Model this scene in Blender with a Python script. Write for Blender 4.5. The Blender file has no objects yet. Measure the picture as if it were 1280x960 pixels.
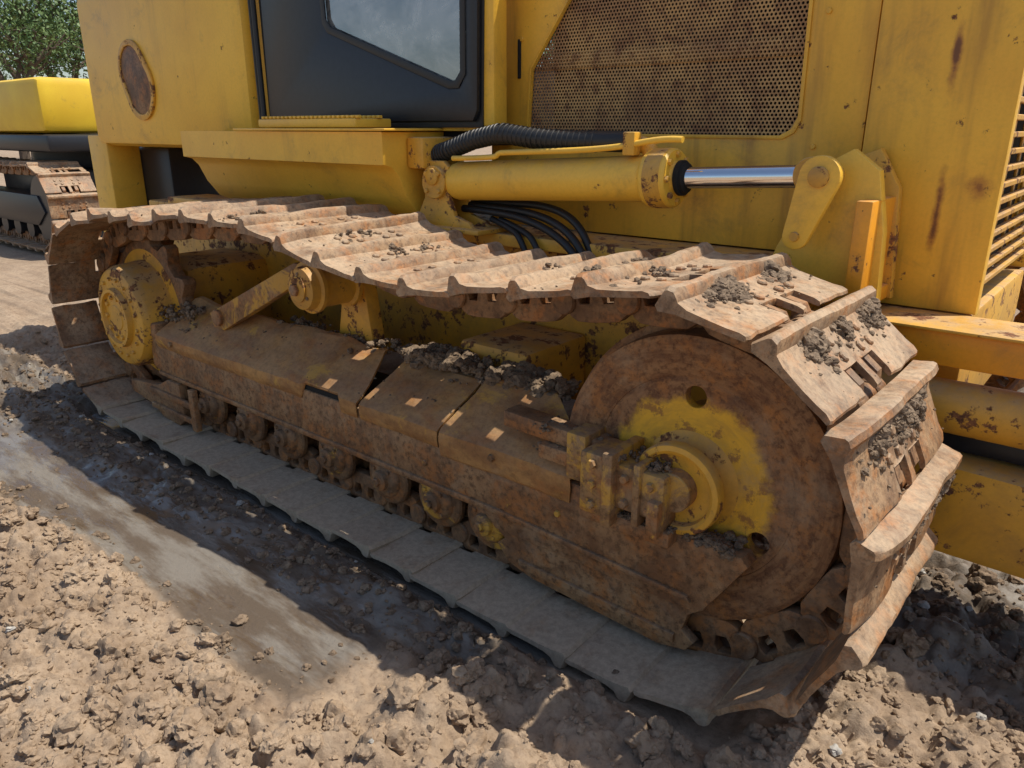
import bpy,bmesh,math,random
import numpy as np
from mathutils import Vector,Matrix,noise as mn
random.seed(7); rng=np.random.default_rng(7)
S=bpy.context.scene
COL=S.collection
R=math.radians
# ------------------------------------------------------------------ materials
class NB:
    def __init__(s,name):
        s.m=bpy.data.materials.new(name); s.m.use_nodes=True
        s.t=s.m.node_tree; s.n=s.t.nodes; s.l=s.t.links
        s.n.clear()
        s.out=s.n.new('ShaderNodeOutputMaterial'); s.b=s.n.new('ShaderNodeBsdfPrincipled')
        s.l.new(s.b.outputs[0],s.out.inputs[0])
        s.co=s.n.new('ShaderNodeTexCoord').outputs['Object']
        s.geo=s.n.new('ShaderNodeNewGeometry')
    def set(s,inp,v):
        if isinstance(v,bpy.types.NodeSocket): s.l.new(v,inp)
        else: inp.default_value=v
    def noise(s,scale,detail=4,rough=.6,vec=None,sc=None,dist=0):
        v=vec or s.co
        if sc:
            mp=s.n.new('ShaderNodeMapping'); mp.inputs['Scale'].default_value=sc; s.l.new(v,mp.inputs[0]); v=mp.outputs[0]
        n=s.n.new('ShaderNodeTexNoise'); n.inputs['Scale'].default_value=scale; n.inputs['Detail'].default_value=detail
        n.inputs['Roughness'].default_value=rough; n.inputs['Distortion'].default_value=dist
        s.l.new(v,n.inputs['Vector']); return n.outputs[0]
    def step(s,v,a,b,lo=0.,hi=1.):
        n=s.n.new('ShaderNodeMapRange'); n.interpolation_type='SMOOTHSTEP'
        s.l.new(v,n.inputs[0]); n.inputs[1].default_value=a; n.inputs[2].default_value=b
        n.inputs[3].default_value=lo; n.inputs[4].default_value=hi; return n.outputs[0]
    def math(s,op,a,b=None):
        n=s.n.new('ShaderNodeMath'); n.operation=op; s.set(n.inputs[0],a)
        if b is not None: s.set(n.inputs[1],b)
        return n.outputs[0]
    def mix(s,f,a,b,mode='MIX'):
        n=s.n.new('ShaderNodeMix'); n.data_type='RGBA'; n.blend_type=mode
        s.set(n.inputs[0],f)
        for i,v in ((6,a),(7,b)):
            if isinstance(v,tuple): n.inputs[i].default_value=(*v,1)
            else: s.l.new(v,n.inputs[i])
        return n.outputs[2]
    def sep(s,v):
        n=s.n.new('ShaderNodeSeparateXYZ'); s.l.new(v,n.inputs[0]); return n.outputs
    def comb(s,x,y,z):
        n=s.n.new('ShaderNodeCombineXYZ')
        for i,v in enumerate((x,y,z)): s.set(n.inputs[i],v)
        return n.outputs[0]
    def bump(s,h,dist=.002,strength=1.,prev=None):
        n=s.n.new('ShaderNodeBump'); n.inputs['Distance'].default_value=dist; n.inputs['Strength'].default_value=strength
        s.l.new(h,n.inputs['Height'])
        if prev is not None: s.l.new(prev,n.inputs['Normal'])
        return n.outputs[0]
    def fin(s,col,rough=.6,metal=0.,normal=None,spec=None):
        s.set(s.b.inputs['Base Color'],col if not isinstance(col,tuple) else (*col,1))
        s.set(s.b.inputs['Roughness'],rough); s.set(s.b.inputs['Metallic'],metal)
        if normal is not None: s.l.new(normal,s.b.inputs['Normal'])
        if spec is not None: s.b.inputs['Specular IOR Level'].default_value=spec
        return s.m
RUST_D=(.10,.042,.02); RUST_L=(.27,.115,.045); DUST=(.42,.31,.20)
def paint(name,base=(.60,.37,.055),rust=.5,grime=.5,dust=.5,rough=.42,streak=0.,scale=1.,spots=()):
    b=NB(name)
    big=b.noise(2.2*scale,3,.6); mid=b.noise(11*scale,6,.68); fine=b.noise(90,3,.7)
    c=b.mix(b.step(big,.3,.7),base,(base[0]*.88,base[1]*.82,base[2]*.8))
    c=b.mix(b.step(fine,.35,.75,0,.20),c,tuple(x*.6 for x in base))
    g=b.math('MULTIPLY',b.step(b.noise(5*scale,6,.72,dist=.4),.62-.30*grime,.85),.75)
    c=b.mix(g,c,(.27,.15,.055))
    if streak:
        st=b.noise(9,4,.65,sc=(1,1,.10))
        c=b.mix(b.step(st,.57-.12*streak,.78,0,.8*streak),c,(.26,.115,.03))
    nz=b.sep(b.geo.outputs['Normal'])[2]
    up=b.math('MULTIPLY',b.step(nz,.15,.95),b.step(mid,.35,.62,.25*dust,1.*dust))
    c=b.mix(up,c,DUST)
    rm=b.math('ADD',b.math('MULTIPLY',mid,.65),b.math('MULTIPLY',b.noise(34,4,.7),.35))
    rf=b.step(rm,.67-.22*rust,.715-.22*rust)
    xyz=b.sep(b.co)
    for (sx,sz,rx,rz) in spots:
        ex=b.math('DIVIDE',b.math('SUBTRACT',xyz[0],sx),rx); ez=b.math('DIVIDE',b.math('SUBTRACT',xyz[2],sz),rz)
        dd=b.math('ADD',b.math('SQRT',b.math('ADD',b.math('MULTIPLY',ex,ex),b.math('MULTIPLY',ez,ez))),b.math('MULTIPLY',b.math('SUBTRACT',mid,.5),2.2))
        c=b.mix(b.step(dd,1.1,.2,0,.85),c,(.34,.12,.03)); c=b.mix(b.step(dd,.5,.1,0,.8),c,(.13,.045,.02))
    rc=b.mix(b.step(fine,.35,.65),RUST_D,RUST_L)
    c=b.mix(rf,c,rc)
    ro=b.mix(rf,(rough,)*3,(.9,)*3); ro=b.mix(up,ro,(.95,)*3)
    nb=b.bump(b.math('ADD',fine,b.math('MULTIPLY',rf,-1.)),.0012,.5)
    return b.fin(c,ro,0,nb)
def rusty(name,c1=(.10,.05,.026),c2=(.25,.135,.065),dust=.6,dustc=DUST,scale=1.,metal=0.,bumpd=.003,yellow=0.,mott=.6,sc=None,low=False):
    b=NB(name)
    a=b.noise(6*scale,6,.7,sc=sc); f=b.noise(55*scale,5,.75)
    c=b.mix(b.step(a,.38,.62),c1,c2)
    c=b.mix(b.step(b.noise(13*scale,6,.72,sc=sc),.47,.64,0,.8),c,(.40,.155,.042))
    c=b.mix(b.step(f,.44,.68,0,mott),c,tuple(x*.38 for x in c1))
    if yellow: 
        c=b.mix(b.step(b.noise(4.5*scale,6,.74,dist=.6),.66-.25*yellow,.72-.22*yellow,0,.85),c,(.62,.34,.045))
    nz=b.sep(b.geo.outputs['Normal'])[2]
    d=b.noise(8*scale,6,.74,dist=.3)
    base=b.step(d,.60-.25*dust,.78-.2*dust,0,.8)
    up=b.math('MAXIMUM',b.math('MULTIPLY',base,dust),b.math('MULTIPLY',b.step(nz,.2,.9),b.step(d,.34,.60,.15*dust,min(1,1.15*dust))))
    if low:
        z=b.sep(b.co)[2]
        up=b.math('MAXIMUM',up,b.math('MULTIPLY',b.step(z,.07,.03),b.step(d,.30,.50,.45,.95)))
    c=b.mix(up,c,b.mix(b.step(f,.3,.7),dustc,tuple(x*.72 for x in dustc)))
    nb=b.bump(f,bumpd,.7)
    return b.fin(c,b.mix(up,(.52,)*3,(.95,)*3),metal,nb,.45)
def plain(name,c,rough=.5,metal=0.,n=0.12):
    b=NB(name); f=b.noise(40,4,.7)
    return b.fin(b.mix(b.step(f,.3,.7,0,1),c,tuple(x*(1-n) for x in c)),rough,metal,b.bump(f,.0005,.3))
M={}
M['yel']=paint('yellow_paint',base=(.95,.55,.055),rust=.34,grime=.4,dust=.4,streak=.85,spots=((-.363,1.155,.035,.04),(-.453,1.09,.014,.15),(-.47,1.47,.014,.09),(-.76,1.18,.02,.03)))
M['yel_clean']=paint('yellow_paint_clean',base=(.96,.57,.06),rust=.24,grime=.35,dust=.35,streak=.3)
M['yel_dirty']=paint('yellow_paint_dirty',base=(.82,.44,.045),rust=.62,grime=1.,dust=.7)
M['orange']=paint('orange_paint',base=(.90,.38,.022),rust=.35,grime=.5,dust=.5)
M['beam']=rusty('frame_rust',(.20,.095,.042),(.38,.215,.10),dust=.42,yellow=.10,mott=.8,bumpd=.004)
M['block']=rusty('worn_block',(.22,.105,.042),(.38,.22,.09),dust=.42,yellow=.60,mott=.7)
M['roller']=rusty('worn_roller_shaded',(.13,.065,.03),(.27,.15,.07),dust=.35,yellow=.42,mott=.7)  # worn rust, made darker to put the shade under the beam into the colour
M['cover']=rusty('cover_rust',(.30,.14,.048),(.52,.27,.085),dust=.34,yellow=.34,bumpd=.0014,mott=.42,sc=(.45,1,1))
M['shoe']=rusty('shoe_steel',(.20,.11,.058),(.40,.25,.135),dust=.50,dustc=(.54,.42,.29),mott=.7,bumpd=.004,low=True)
M['link']=rusty('link_steel',(.14,.07,.035),(.30,.165,.08),dust=.34,dustc=(.40,.30,.20),mott=.7)
M['dark']=plain('black_recess',(.012,.011,.01),.9)  # near-black for parts, and for shade filled into slots and gaps
M['hose']=plain('rubber_hose',(.02,.02,.02),.5)
M['black']=plain('black_panel',(.020,.022,.028),.38,n=.25)
M['chrome']=plain('chrome_rod',(.80,.80,.80),.12,1.,.02)
M['steel']=rusty('bolt_steel',(.18,.11,.06),(.32,.22,.14),dust=.45)
M['grey']=plain('seat_grey',(.16,.17,.19),.7)
M['whitebg']=plain('cab_headliner',(.55,.58,.6),.8)
b=NB('idler_paint')
xyz=b.sep(b.co); rad=b.math('SQRT',b.math('ADD',b.math('MULTIPLY',xyz[0],xyz[0]),b.math('MULTIPLY',xyz[2],xyz[2])))
ang=b.math('ARCTAN2',xyz[2],xyz[0])
f=b.noise(60,5,.75); a=b.noise(9,6,.7); a3=b.noise(17,6,.72)
pol=b.noise(1.,5,.7,vec=b.comb(b.math('MULTIPLY',rad,40.),b.math('MULTIPLY',ang,2.2),0.))
rc=b.mix(b.step(pol,.35,.65),(.19,.085,.038),(.36,.19,.085)); rc=b.mix(b.step(a3,.47,.63,0,.7),rc,(.44,.18,.05))
rc=b.mix(b.step(f,.45,.66,0,.75),rc,(.09,.036,.017))
yc=b.mix(b.step(pol,.35,.65),(.86,.48,.04),(.70,.38,.045))
yc=b.mix(b.step(b.noise(16,6,.74),.53,.62,0,.8),yc,(.30,.13,.045))
rn=b.math('ADD',rad,b.math('MULTIPLY',b.math('SUBTRACT',a,.5),.14))
c=b.mix(b.step(rn,.19,.225),yc,rc)
c=b.mix(b.step(b.noise(5,6,.74),.48,.74,0,.55),c,DUST)
M['idler']=b.fin(c,.7,0,b.bump(b.math('ADD',f,pol),.003,.7),.35)
b=NB('perforated_sheet'); xyz=b.sep(b.co); p=.0125
u=b.math('DIVIDE',xyz[0],p); v=b.math('DIVIDE',xyz[2],p*.866)
row=b.math('FLOOR',v); off=b.math('MULTIPLY',b.math('FLOORED_MODULO',row,2.),.5)
fx=b.math('SUBTRACT',b.math('FRACT',b.math('ADD',u,off)),.5); fz=b.math('MULTIPLY',b.math('SUBTRACT',b.math('FRACT',v),.5),.866)
dd=b.math('SQRT',b.math('ADD',b.math('MULTIPLY',fx,fx),b.math('MULTIPLY',fz,fz)))
hole=b.math('LESS_THAN',dd,.33)
c=b.mix(b.step(b.noise(4,6,.7),.35,.65),(.34,.19,.085),(.58,.36,.14)); c=b.mix(b.step(b.noise(24,5,.7),.48,.64,0,.7),c,(.21,.095,.045))
m=b.fin(c,.75)
tr=b.n.new('ShaderNodeBsdfTransparent'); mx=b.n.new('ShaderNodeMixShader')
b.l.new(hole,mx.inputs[0]); b.l.new(b.b.outputs[0],mx.inputs[1]); b.l.new(tr.outputs[0],mx.inputs[2]); b.l.new(mx.outputs[0],b.out.inputs[0])
M['perf']=m
b=NB('cab_glass'); gl=b.n.new('ShaderNodeBsdfGlossy'); gl.inputs['Roughness'].default_value=.03; gl.inputs['Color'].default_value=(.95,.97,1,1)
tr=b.n.new('ShaderNodeBsdfTransparent'); tr.inputs[0].default_value=(.80,.86,.87,1)
fr=b.n.new('ShaderNodeFresnel'); fr.inputs[0].default_value=1.6
df=b.n.new('ShaderNodeBsdfDiffuse'); df.inputs[0].default_value=(.62,.63,.60,1)
m0=b.n.new('ShaderNodeMixShader'); b.l.new(b.step(b.noise(4,6,.75,dist=1.),.35,.7,.12,.5),m0.inputs[0]); b.l.new(tr.outputs[0],m0.inputs[1]); b.l.new(df.outputs[0],m0.inputs[2])
mx=b.n.new('ShaderNodeMixShader'); b.l.new(b.math('ADD',fr.outputs[0],.15),mx.inputs[0]); b.l.new(m0.outputs[0],mx.inputs[1]); b.l.new(gl.outputs[0],mx.inputs[2]); b.l.new(mx.outputs[0],b.out.inputs[0])
M['glass']=b.m
def soil(name,attr=True):
    b=NB(name)
    a=b.noise(3,5,.65); f=b.noise(45,6,.78)
    c=b.mix(b.step(a,.35,.65),(.40,.295,.20),(.29,.205,.135))
    c=b.mix(b.step(f,.44,.66,0,.65),c,(.17,.115,.072))
    c=b.mix(b.step(f,.40,.30,0,.5),c,(.52,.42,.31))
    ro=.95
    if attr:
        at=b.n.new('ShaderNodeAttribute'); at.attribute_name='wet'; w=at.outputs['Fac']
        wn=b.math('MULTIPLY',w,b.step(b.noise(6,6,.7,sc=(.6,1.6,1)),.28,.55,.65,1.))
        wc=b.mix(b.step(b.noise(7,5,.65,sc=(.35,1.6,1)),.42,.62),(.105,.075,.05),(.20,.175,.145))
        c=b.mix(b.step(wn,.15,.6),c,wc)
        shin=b.math('MULTIPLY',b.step(w,.45,.8),b.step(b.noise(3.2,5,.65,sc=(.5,1.4,1)),.44,.54))
        ro=b.mix(shin,(.9,)*3,(.17,)*3)
        nb=b.bump(b.math('MULTIPLY',f,b.math('SUBTRACT',1.02,b.math('MULTIPLY',shin,.93))),.008,.8)
        return b.fin(c,ro,0,nb,.55)
    return b.fin(c,ro,0,b.bump(f,.006,.8),.3)
M['soil']=soil('soil'); M['clod']=soil('soil_clod',False)
b=NB('damp_mud'); f=b.noise(50,6,.78)
M['mud']=b.fin(b.mix(b.step(f,.35,.65),(.27,.195,.13),(.125,.086,.056)),.85,0,b.bump(f,.006,.8),.3)
# ------------------------------------------------------------------ geometry helpers
class Geo:
    def __init__(s): s.v=[]; s.f=[]; s.n=0
    def add(s,v,f):
        v=np.asarray(v,float).reshape(-1,3); s.v.append(v); n=s.n
        s.f.extend([tuple(i+n for i in q) for q in f]); s.n+=len(v)
    def obj(s,name,mat,parent=None,angle=35,smooth=True,fix=False):
        me=bpy.data.meshes.new(name); me.from_pydata(np.concatenate(s.v).tolist(),[],s.f); me.update()
        if fix:
            bm=bmesh.new(); bm.from_mesh(me); bmesh.ops.recalc_face_normals(bm,faces=bm.faces); bm.to_mesh(me); bm.free()
        return mkobj(name,me,mat,parent,angle,smooth)
def mkobj(name,me,mat,parent=None,angle=35,smooth=True):
    if isinstance(mat,str): mat=M[mat]
    me.materials.clear(); me.materials.append(mat)
    if smooth:
        me.shade_smooth()
        me.set_sharp_from_angle(angle=R(angle))
    o=bpy.data.objects.new(name,me); COL.objects.link(o)
    if parent: o.parent=parent
    return o
def geo_of(me):
    v=np.empty(len(me.vertices)*3); me.vertices.foreach_get('co',v)
    return v.reshape(-1,3),[tuple(p.vertices) for p in me.polygons]
def circ(x,y,r,n=20,a0=0): return [(x+r*math.cos(a0+2*math.pi*i/n),y+r*math.sin(a0+2*math.pi*i/n)) for i in range(n)]
def plate(outs,th,bev=0.002):
    cu=bpy.data.curves.new('c','CURVE'); cu.dimensions='2D'; cu.fill_mode='BOTH'
    cu.extrude=max(th/2-bev,0.0001); cu.bevel_depth=bev; cu.bevel_resolution=1; cu.offset=-bev
    for o in outs:
        sp=cu.splines.new('POLY'); sp.points.add(len(o)-1)
        for p,q in zip(sp.points,o): p.co=(q[0],q[1],0,1)
        sp.use_cyclic_u=True
    ob=bpy.data.objects.new('c',cu); COL.objects.link(ob)
    dg=bpy.context.evaluated_depsgraph_get(); me=bpy.data.meshes.new_from_object(ob.evaluated_get(dg))
    bm=bmesh.new(); bm.from_mesh(me); bmesh.ops.remove_doubles(bm,verts=bm.verts,dist=1e-5)
    bmesh.ops.recalc_face_normals(bm,faces=bm.faces); bm.to_mesh(me); bm.free()
    g=geo_of(me); bpy.data.objects.remove(ob); bpy.data.meshes.remove(me); bpy.data.curves.remove(cu); return g
def xz(name,outs,y0,y1,mat,parent,bev=.003):
    if isinstance(outs[0][0],(int,float)): outs=[outs]
    v,f=plate(outs,abs(y1-y0),bev); yc=(y0+y1)/2
    w=np.stack([v[:,0],yc-v[:,2],v[:,1]],1); g=Geo(); g.add(w,f); return g.obj(name,mat,parent)
def yz(name,out,x0,x1,mat,parent,bev=.003):
    v,f=plate([out],abs(x1-x0),bev); xc=(x0+x1)/2
    w=np.stack([xc+v[:,2],v[:,0],v[:,1]],1); g=Geo(); g.add(w,f); return g.obj(name,mat,parent)
def boxg(x0,x1,y0,y1,z0,z1,bev=.004,seg=2):
    bm=bmesh.new(); bmesh.ops.create_cube(bm,size=1)
    for v in bm.verts: v.co=Vector(((x0+x1)/2+v.co.x*(x1-x0),(y0+y1)/2+v.co.y*(y1-y0),(z0+z1)/2+v.co.z*(z1-z0)))
    if bev: bmesh.ops.bevel(bm,geom=bm.edges[:],offset=bev,segments=seg,affect='EDGES',profile=.5)
    bm.verts.index_update(); v=[tuple(q.co) for q in bm.verts]; f=[tuple(q.index for q in p.verts) for p in bm.faces]; bm.free(); return v,f
def box(name,x0,x1,y0,y1,z0,z1,mat,parent,bev=.004,rot=None):
    g=Geo(); v,f=boxg(x0,x1,y0,y1,z0,z1,bev)
    if rot:
        v=np.array(v); c=np.array([(x0+x1)/2,(y0+y1)/2,(z0+z1)/2]); v=(v-c)@np.array(Matrix.Rotation(rot[0],3,rot[1])).T+c
    g.add(v,f); return g.obj(name,mat,parent)
def latheg(prof,origin,axis,n=64):
    axis=Vector(axis).normalized(); q=axis.to_track_quat('Z','Y').to_matrix()
    V=[];F=[];m=len(prof)
    for a,r in prof:
        for i in range(n):
            t=2*math.pi*i/n; V.append(tuple(Vector(origin)+q@Vector((r*math.cos(t),r*math.sin(t),a))))
    for j in range(m-1):
        for i in range(n):
            k=(i+1)%n; F.append((j*n+i,j*n+k,(j+1)*n+k,(j+1)*n+i))
    F.append(tuple(range(n))[::-1]); F.append(tuple((m-1)*n+i for i in range(n)))
    return V,F
def lathe(name,prof,origin,axis,mat,parent,n=64,angle=35,caps=True):
    g=Geo(); V,F=latheg(prof,origin,axis,n); g.add(V,F if caps else F[:-2]); return g.obj(name,mat,parent,angle,fix=True)
def cyl(name,p0,p1,r,mat,parent,n=32,bev=.003):
    d=Vector(p1)-Vector(p0); L=d.length
    return lathe(name,[(0,r-bev),(bev,r),(L-bev,r),(L,r-bev)],p0,d,mat,parent,n)
def tube(name,pts,r,mat,parent,smooth=True):
    cu=bpy.data.curves.new(name,'CURVE'); cu.dimensions='3D'; cu.bevel_depth=r; cu.bevel_resolution=4; cu.resolution_u=10; cu.use_fill_caps=True
    sp=cu.splines.new('NURBS' if smooth else 'POLY'); sp.points.add(len(pts)-1)
    for p,q in zip(sp.points,pts): p.co=(*q,1)
    if smooth: sp.order_u=3; sp.use_endpoint_u=True
    ob=bpy.data.objects.new('c',cu); COL.objects.link(ob); dg=bpy.context.evaluated_depsgraph_get()
    me=bpy.data.meshes.new_from_object(ob.evaluated_get(dg)); bpy.data.objects.remove(ob)
    return mkobj(name,me,mat,parent,50)
def hexg(x,y,z,r,h,axis,n=6):
    return latheg([(0,r),(h*.8,r),(h,r*.85)],(x,y,z),axis,n)
def empty(name,loc=(0,0,0)):
    o=bpy.data.objects.new(name,None); COL.objects.link(o); o.location=loc; return o
def hsh(ix,iy,s):
    h=(ix.astype(np.int64)*374761393+iy.astype(np.int64)*668265263+s*1442695041)&0xffffffff
    h=((h^(h>>13))*1274126177)&0xffffffff; h=h^(h>>16); return (h&0xffffff)/float(0xffffff)
def vn(x,y,s=0):
    ix=np.floor(x);iy=np.floor(y);fx=x-ix;fy=y-iy;fx=fx*fx*(3-2*fx);fy=fy*fy*(3-2*fy)
    a=hsh(ix,iy,s);b_=hsh(ix+1,iy,s);c_=hsh(ix,iy+1,s);d_=hsh(ix+1,iy+1,s)
    return (a*(1-fx)+b_*fx)*(1-fy)+(c_*(1-fx)+d_*fx)*fy
def fbm(x,y,s=0,o=4):
    t=0;a=.5
    for i in range(o): t=t+a*vn(x*2**i,y*2**i,s+i*17); a*=.5
    return t
def lumps(x,y,s):
    ix=np.floor(x);iy=np.floor(y);best=np.zeros_like(x)
    for dx in(-1,0,1):
        for dy in(-1,0,1):
            cx=ix+dx;cy=iy+dy;px=cx+hsh(cx,cy,s);py=cy+hsh(cx,cy,s+1);r=.25+.6*hsh(cx,cy,s+2)**2
            d=np.hypot(x-px,y-py)/r
            best=np.maximum(best,np.sqrt(np.clip(1-d*d,0,1))*r)
    return best
# ------------------------------------------------------------------ track
YC=1.65; HW=.305; SH=.058
IC=(-.755,.483); SC=(-3.62,.465); IR=.370
def track_path(IC,SC,ri,rs,tops,n):
    P=[]
    for i in range(25):
        t=R(90-180*i/24*1.0); P.append((IC[0]+ri*math.cos(t),IC[1]+ri*math.sin(t)))
    for i in range(25):
        t=R(-90-180*i/24); P.append((SC[0]+rs*math.cos(t),SC[1]+rs*math.sin(t)))
    T=[P[-1]]+tops+[P[0]]
    T=[(T[0][0]-.1,T[0][1])]+T+[(T[-1][0]+.1,T[-1][1])]
    for i in range(1,len(T)-2):
        for k in range(1,8):
            u=k/8;p0,p1,p2,p3=[np.array(T[i+j]) for j in(-1,0,1,2)]
            P.append(tuple(.5*((2*p1)+(-p0+p2)*u+(2*p0-5*p1+4*p2-p3)*u*u+(-p0+3*p1-3*p2+p3)*u**3)))
        P.append(T[i+1])
    P=np.array(P); d=np.r_[0,np.cumsum(np.hypot(*np.diff(P,axis=0).T))]; L=d[-1]
    s=np.arange(n)/n*L; return np.stack([np.interp(s,d,P[:,0]),np.interp(s,d,P[:,1])],1),L/n
PROF=[(-.110,-.012),(-.104,.004),(-.097,.030),(-.091,.036),(-.076,.036),(-.070,.030),(-.060,.010),(-.035,.003),(.02,.002),(.06,.002),(.085,.004),(.100,.001),(.104,-.005),(.102,-.010),(.085,-.010),(.045,-.012),(-.02,-.013),(-.06,-.015),(-.1,-.022)]
LINK=[(-.080,-.004),(.080,-.004),(.096,-.02),(.0985,-.045),(.0975,-.075),(.088,-.098),(.066,-.112),(.03,-.115),(-.03,-.115),(-.066,-.112),(-.088,-.098),(-.0975,-.075),(-.0985,-.045),(-.096,-.02)]
def build_track(pins,pitch,yc,hw,parent,tag='',battered=1.,shoe='shoe',link='link'):
    k=pitch/.2; N=len(pins); gs=Geo(); gl=Geo(); gb=Geo()
    ys=list(np.linspace(-hw+.03,-.11,8))
    rings=[(-hw,0),(-hw+.012,0)]+[(y,0) for y in ys]+[(-.096,0),(-.095,1),(-.05,1),(-.016,1),(-.015,0),(.015,0),(.016,1),(.05,1),(.090,1),(.091,2)]+[(-y,2) for y in ys[::-1][:-2]]+[(hw-.055,2),(hw-.054,0),(hw-.012,0),(hw,0)]
    lw=plate([[(a*k*.985,b_) for a,b_ in LINK],
              [(-.056,-.022),(-.022,-.022),(-.016,-.04),(-.022,-.066),(-.050,-.066),(-.060,-.04)][::-1],
              [(.022,-.022),(.056,-.022),(.060,-.04),(.050,-.066),(.022,-.066),(.016,-.04)][::-1]],.034,.004)
    bolt=latheg([(0,.013),(.005,.013),(.008,.010)],(0,0,0),(0,0,1),6)
    boss=latheg([(-.028,.032),(-.022,.036),(.022,.036),(.028,.032)],(0,0,0),(0,0,1),20)
    for i in range(N):
        a=pins[i];b_=pins[(i+1)%N]; m=(a+b_)/2; t=(b_-a)/np.linalg.norm(b_-a); n=np.array([-t[1],t[0]])
        tilt=rng.normal(0,.022)*battered; t2=t*math.cos(tilt)+n*math.sin(tilt); n2=np.array([-t2[1],t2[0]])
        V=[];F=[];np_=len(PROF); dy=rng.normal(0,.004)*battered; bend=rng.normal(0,.006,2)*battered
        jit=rng.normal(0,1,4); gap=(n[1]>.9 and m[0]<-1.)
        for y,nt in rings:
            e=abs(y)>hw-.005
            be=bend[0 if y<0 else 1]*max(0,(abs(y)-.12)/.17)**2
            for s,q in PROF:
                s_=s*k
                if nt==1 and s_>.030*k: s_=.030*k+(s_-.030*k)*.08
                if nt==2 and gap and s_>.030*k: s_=.030*k+(s_-.030*k)*.08
                qq=q
                if q>.012:
                    qq=q*(1-.14*max(0,math.sin(y*15+jit[0]*3))*battered)+.0025*mn.noise(Vector((y*30,i*3.1,0)))*battered
                    if e: qq*=.8
                    s_+=.004*mn.noise(Vector((y*14,i*5.3,4)))*battered
                if e: s_*=.965
                if q<=.012: qq+=.002*mn.noise(Vector((y*9,i*2.7,s*20)))*battered
                if s>.08: s_+=.005*mn.noise(Vector((y*22,i*7.7,9)))*battered
                p=m+t2*s_+n2*(SH+qq+be); V.append((p[0],yc+dy+y,p[1]))
        for r in range(len(rings)-1):
            for j in range(np_):
                j2=(j+1)%np_; F.append((r*np_+j,(r+1)*np_+j,(r+1)*np_+j2,r*np_+j2))
        F.append(tuple(range(np_))); F.append(tuple((len(rings)-1)*np_+j for j in range(np_))[::-1])
        gs.add(V,F)
        for side in(-1,1):
            yy=yc+side*.062+(.0015 if i%2 else -.0015)
            v,f=lw; w=np.stack([m[0]+t[0]*v[:,0]+n[0]*(SH+v[:,1]),yy-v[:,2],m[1]+t[1]*v[:,0]+n[1]*(SH+v[:,1])],1); gl.add(w,f)
            v=np.array(boss[0]); pv=a; w=np.stack([pv[0]+v[:,0],yy+v[:,2],pv[1]+v[:,1]],1); gl.add(w,boss[1])
            for sx in(-.03,.012):
                v=np.array(bolt[0])
                for by in(.055,.115):
                    w=np.stack([m[0]+t[0]*(sx+v[:,0])+n[0]*(SH+.002+v[:,2]),yc+side*by-v[:,1],m[1]+t[1]*(sx+v[:,0])+n[1]*(SH+.002+v[:,2])],1); gb.add(w,bolt[1])
    for i in range(N):
        v,f=latheg([(-.05,.03),(.05,.03)],(pins[i][0],yc,pins[i][1]),(0,1,0),14); gl.add(v,f)
    return [g.obj(nm+tag,mt,parent,32,fix=True) for g,nm,mt in((gs,'track_shoes',shoe),(gl,'track_links',link),(gb,'shoe_bolts',shoe))]
dozer=empty('bulldozer')
tops=[(-3.35,.888),(-3.0,.925),(-2.65,.945),(-2.35,.945),(-2.15,.925),(-1.95,.882),(-1.75,.845),(-1.55,.835),(-1.35,.848),(-1.12,.878),(-.92,.907)]
pins,pitch=track_path(IC,SC,IR+.062,.40,tops,43)
track_objs=build_track(pins,pitch,YC,HW,dozer)
# ------------------------------------------------------------------ idler
c=(IC[0],YC,IC[1])
ax=(0,1,0)
rim=lathe('idler_rim',[(-.06,.255),(-.076,.262),(-.086,.30),(-.088,.35),(-.082,.364),(-.026,.370),(-.022,.388),(.022,.388),(.026,.370),(.08,.366),(.088,.35),(.088,.27),(.06,.255)],(0,0,0),ax,'idler',dozer,128,caps=False)
rim.location=c
holes=[circ(.215*math.sin(R(a)),.215*math.cos(R(a)),.027,24)[::-1] for a in(0,120,240)]
w=xz('idler_web',[circ(0,0,.262,96)]+holes,-.075,-.045,'idler',dozer,.003); w.location=c
lathe('idler_hub',[(-.130,.07),(-.132,.088),(-.150,.092),(-.155,.10),(-.152,.112),(-.145,.116),(-.125,.116),(-.122,.10),(-.10,.10),(-.085,.112),(-.07,.135),(-.066,.16),(.1,.16)],c,ax,'yel_dirty',dozer,64)
cyl('idler_shaft',(IC[0],YC-.17,IC[1]),(IC[0],YC-.12,IC[1]),.05,'block',dozer)
box('bearing_block',-.985,-.90,1.435,1.56,.38,.545,'block',dozer,.008)
box('bearing_cap',-.898,-.755,1.45,1.57,.41,.53,'block',dozer,.012)
box('bearing_flange',-.915,-.885,1.425,1.58,.365,.560,'block',dozer,.006)
box('bearing_flange_b',-.835,-.815,1.438,1.58,.385,.548,'block',dozer,.006)
box('block_lug',-.79,-.757,1.43,1.53,.375,.47,'block',dozer,.006)
box('block_foot',-1.0,-.74,1.46,1.56,.345,.385,'beam',dozer,.006)
box('slide_bar',-1.30,-.98,1.51,1.58,.50,.548,'beam',dozer,.006,(R(2),'Y'))
box('slide_shim',-1.16,-.99,1.49,1.60,.455,.497,'beam',dozer,.005)
box('slide_end',-1.06,-1.0,1.48,1.61,.43,.56,'block',dozer,.006)
g=Geo()
for z in(.41,.465,.52): g.add(*hexg(-.945,1.436,z,.012,.013,(0,-1,0)))
for x in(-.86,-.79):
    for z in(.435,.50): g.add(*hexg(x,1.451,z,.012,.014,(0,-1,0)))
for x in(-3.2,-1.33): g.add(*hexg(x,1.496,.404,.012,.012,(0,-1,0)))
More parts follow.
